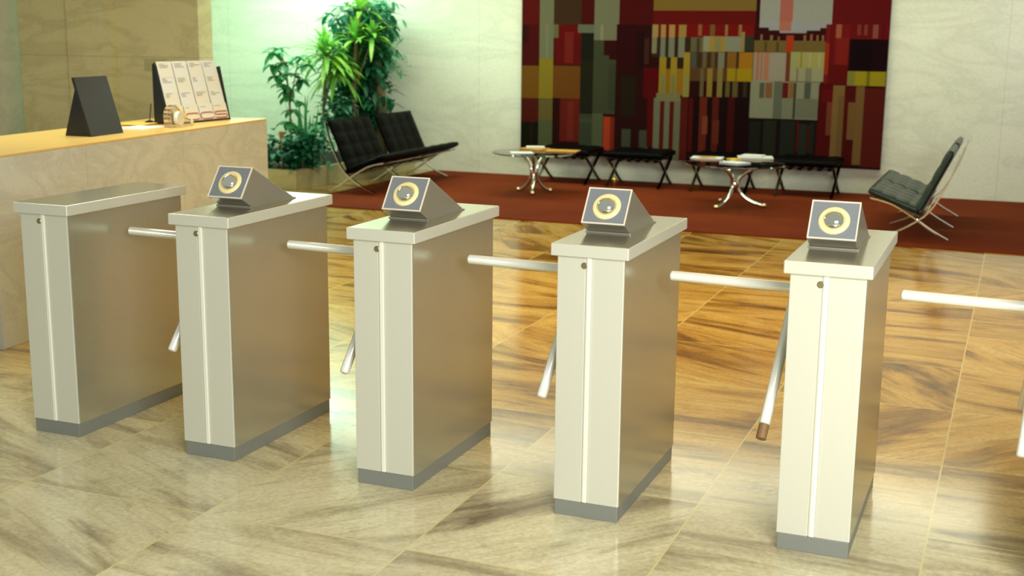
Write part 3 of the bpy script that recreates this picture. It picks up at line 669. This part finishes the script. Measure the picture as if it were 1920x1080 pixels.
# 4 dark fig bush
y = 9.45; b = at(655, 290, y)
def f4(bm):
    for k in range(1700):
        px = random.gauss(676, 34); py = random.uniform(10, 235); 
        if py > 150: px = random.gauss(668, 40)
        if not 608 < px < 736: continue
        c = at(px, py, y+random.uniform(-.4, .4)); leaf(bm, c, rdir(random.random()*6.28, random.uniform(-.9, .5)), random.uniform(.12, .22), .06, .5, seg=4)
plant('fig_bush', 'dense dark green bush filling the middle of the planter', 'plant', b.x, y, [([(b.x, y, Z0), at(650, 200, y), at(640, 100, y)], .016), ([(b.x+.05, y, Z0), at(672, 190, y), at(690, 60, y)], .018), ([(b.x-.05, y, Z0), at(632, 200, y), at(625, 150, y)], .012)], f4, L_DARK)
# 5 palm with fibrous trunk
y = 9.3; b = at(716, 290, y)
def f5(bm):
    c0 = at(706, 108, y)
    for k in range(16):
        az = k*2.4; L = random.uniform(.35, .5); d = rdir(az, random.uniform(.1, 1.1)).normalized(); P = []
        for i in range(9):
            t = i/8; P.append(c0 + d*L*t + Vector((0,0,-1))*L*.7*t*t)
        tube(bm, P, [.006*(1-.8*i/8) for i in range(9)], 5)
        for i in range(2, 9):
            for s in (-1, 1):
                sd_ = d.cross(Vector((0,0,1))).normalized()*s; leaf(bm, P[i], (sd_+d*.7).normalized(), .15*(1-.4*i/8), .026, .6, seg=3)
plant('palm', 'palm with drooping fronds over a brown fibrous trunk at the right of the planter', 'plant', b.x, y, [([(b.x, y, Z0), at(716, 200, y), at(706, 108, y)], .075)], f5, L_MID, M_TRUNK)
# 6 second bush at upper right
y = 9.75; b = at(708, 280, y)
def f6(bm):
    for k in range(420):
        c = at(random.gauss(706, 19), random.uniform(-5, 140), y+random.uniform(-.25, .2)); leaf(bm, c, rdir(random.random()*6.28, random.uniform(-.9, .4)), random.uniform(.1, .18), .05, .6, seg=4)
plant('rubber_plant', 'blue-green leafy plant against the back wall behind the palm', 'plant', b.x, y, [([(b.x, y, Z0), at(703, 180, y), at(708, 20, y)], .016)], f6, L_BLUE)
# 7 low ground plants
for i, (px, py, y, sp, n, lm, lb) in enumerate(((522, 290, 7.98, .22, 170, L_DARK, 'low dark leafy plant in the planter corner next to the desk end'),
        (566, 288, 7.98, .24, 190, L_DARK, 'low dark glossy plant spilling over the planter front'),
        (596, 268, 8.25, .24, 160, L_BLUE, 'low pale-edged plant beside the settee back'),
        (548, 262, 8.25, .16, 70, L_BLUE, 'low pale leafy plant below the slender whorled one'),
        (632, 215, 8.75, .24, 110, L_DARK, 'mid-height dark leafy plant just behind the left settee back'),
        (668, 205, 8.8, .18, 70, L_BLUE, 'pale leafy plant peeping over the left settee back'))):
    c = at(px, py, y)
    def fg(bm, c=c, sp=sp, n=n, y=y, low=(i < 4)):
        for k in range(n):
            q = c + Vector((random.gauss(0, sp*.6), random.gauss(0, sp*.45), random.gauss(0, sp*.42)))
            q.z = Z0 + .02 + abs(q.z-Z0-.02); q.y = max(q.y, 7.74); q.x = min(q.x, -5.82)
            leaf(bm, q, rdir(random.random()*6.28, random.uniform(-.3, .8)), random.uniform(.09, .16), .06, .6, seg=4)
    st_ = [([(c.x, y, Z0), (c.x+.02, y, max(c.z, Z0+.06))], .008)]
    plant('ground_plant', lb, 'plant', c.x, y, st_, fg, lm)
# 8 reeds
y = 8.2; b = at(578, 300, y)
def f8(bm):
    for k in range(26): 
        px = random.uniform(560, 596); c = at(px, 300, y+random.uniform(-.1, .1)); c.z = Z0; leaf(bm, c, rdir(random.random()*6.28, random.uniform(1.2, 1.5)), random.uniform(.55, .95), .035, .12, seg=6)
plant('snake_plant', 'upright sword-leaved plant between the slender plant and the settee', 'plant', b.x, y, None, f8, L_MID)
y = 9.85; b = at(748, 270, y); b.x = min(b.x, -5.85)
b = Vector((-5.83, y-.3, Z0)); y -= .3
def f9(bm):
    for k in range(44): leaf(bm, b + Vector((random.uniform(-.08,.08), random.uniform(-.08,.08), 0)), rdir(random.uniform(-1.2, 1.6), random.uniform(.95, 1.45)), random.uniform(.6, .85), .018, .35, seg=6)
plant('spiky_grass', 'dark spiky grass fanning above the right settee back', 'plant', b.x, y, None, f9, L_DARK)
# 9 orange bract
y = 8.0; b = at(528, 300, 7.9)
def f10(bm):
    c = at(528, 268, 7.9)
    for k in range(10): leaf(bm, c, rdir(k*.63, 1.35), .14, .04, .05, seg=4)
plant('bromeliad', 'small plant with an orange-brown upright bract beside the desk end', 'plant', b.x, 7.9, [([(b.x, 7.9, Z0), at(528, 266, 7.9)], .012)], f10, M_TERRA, M_TERRA)
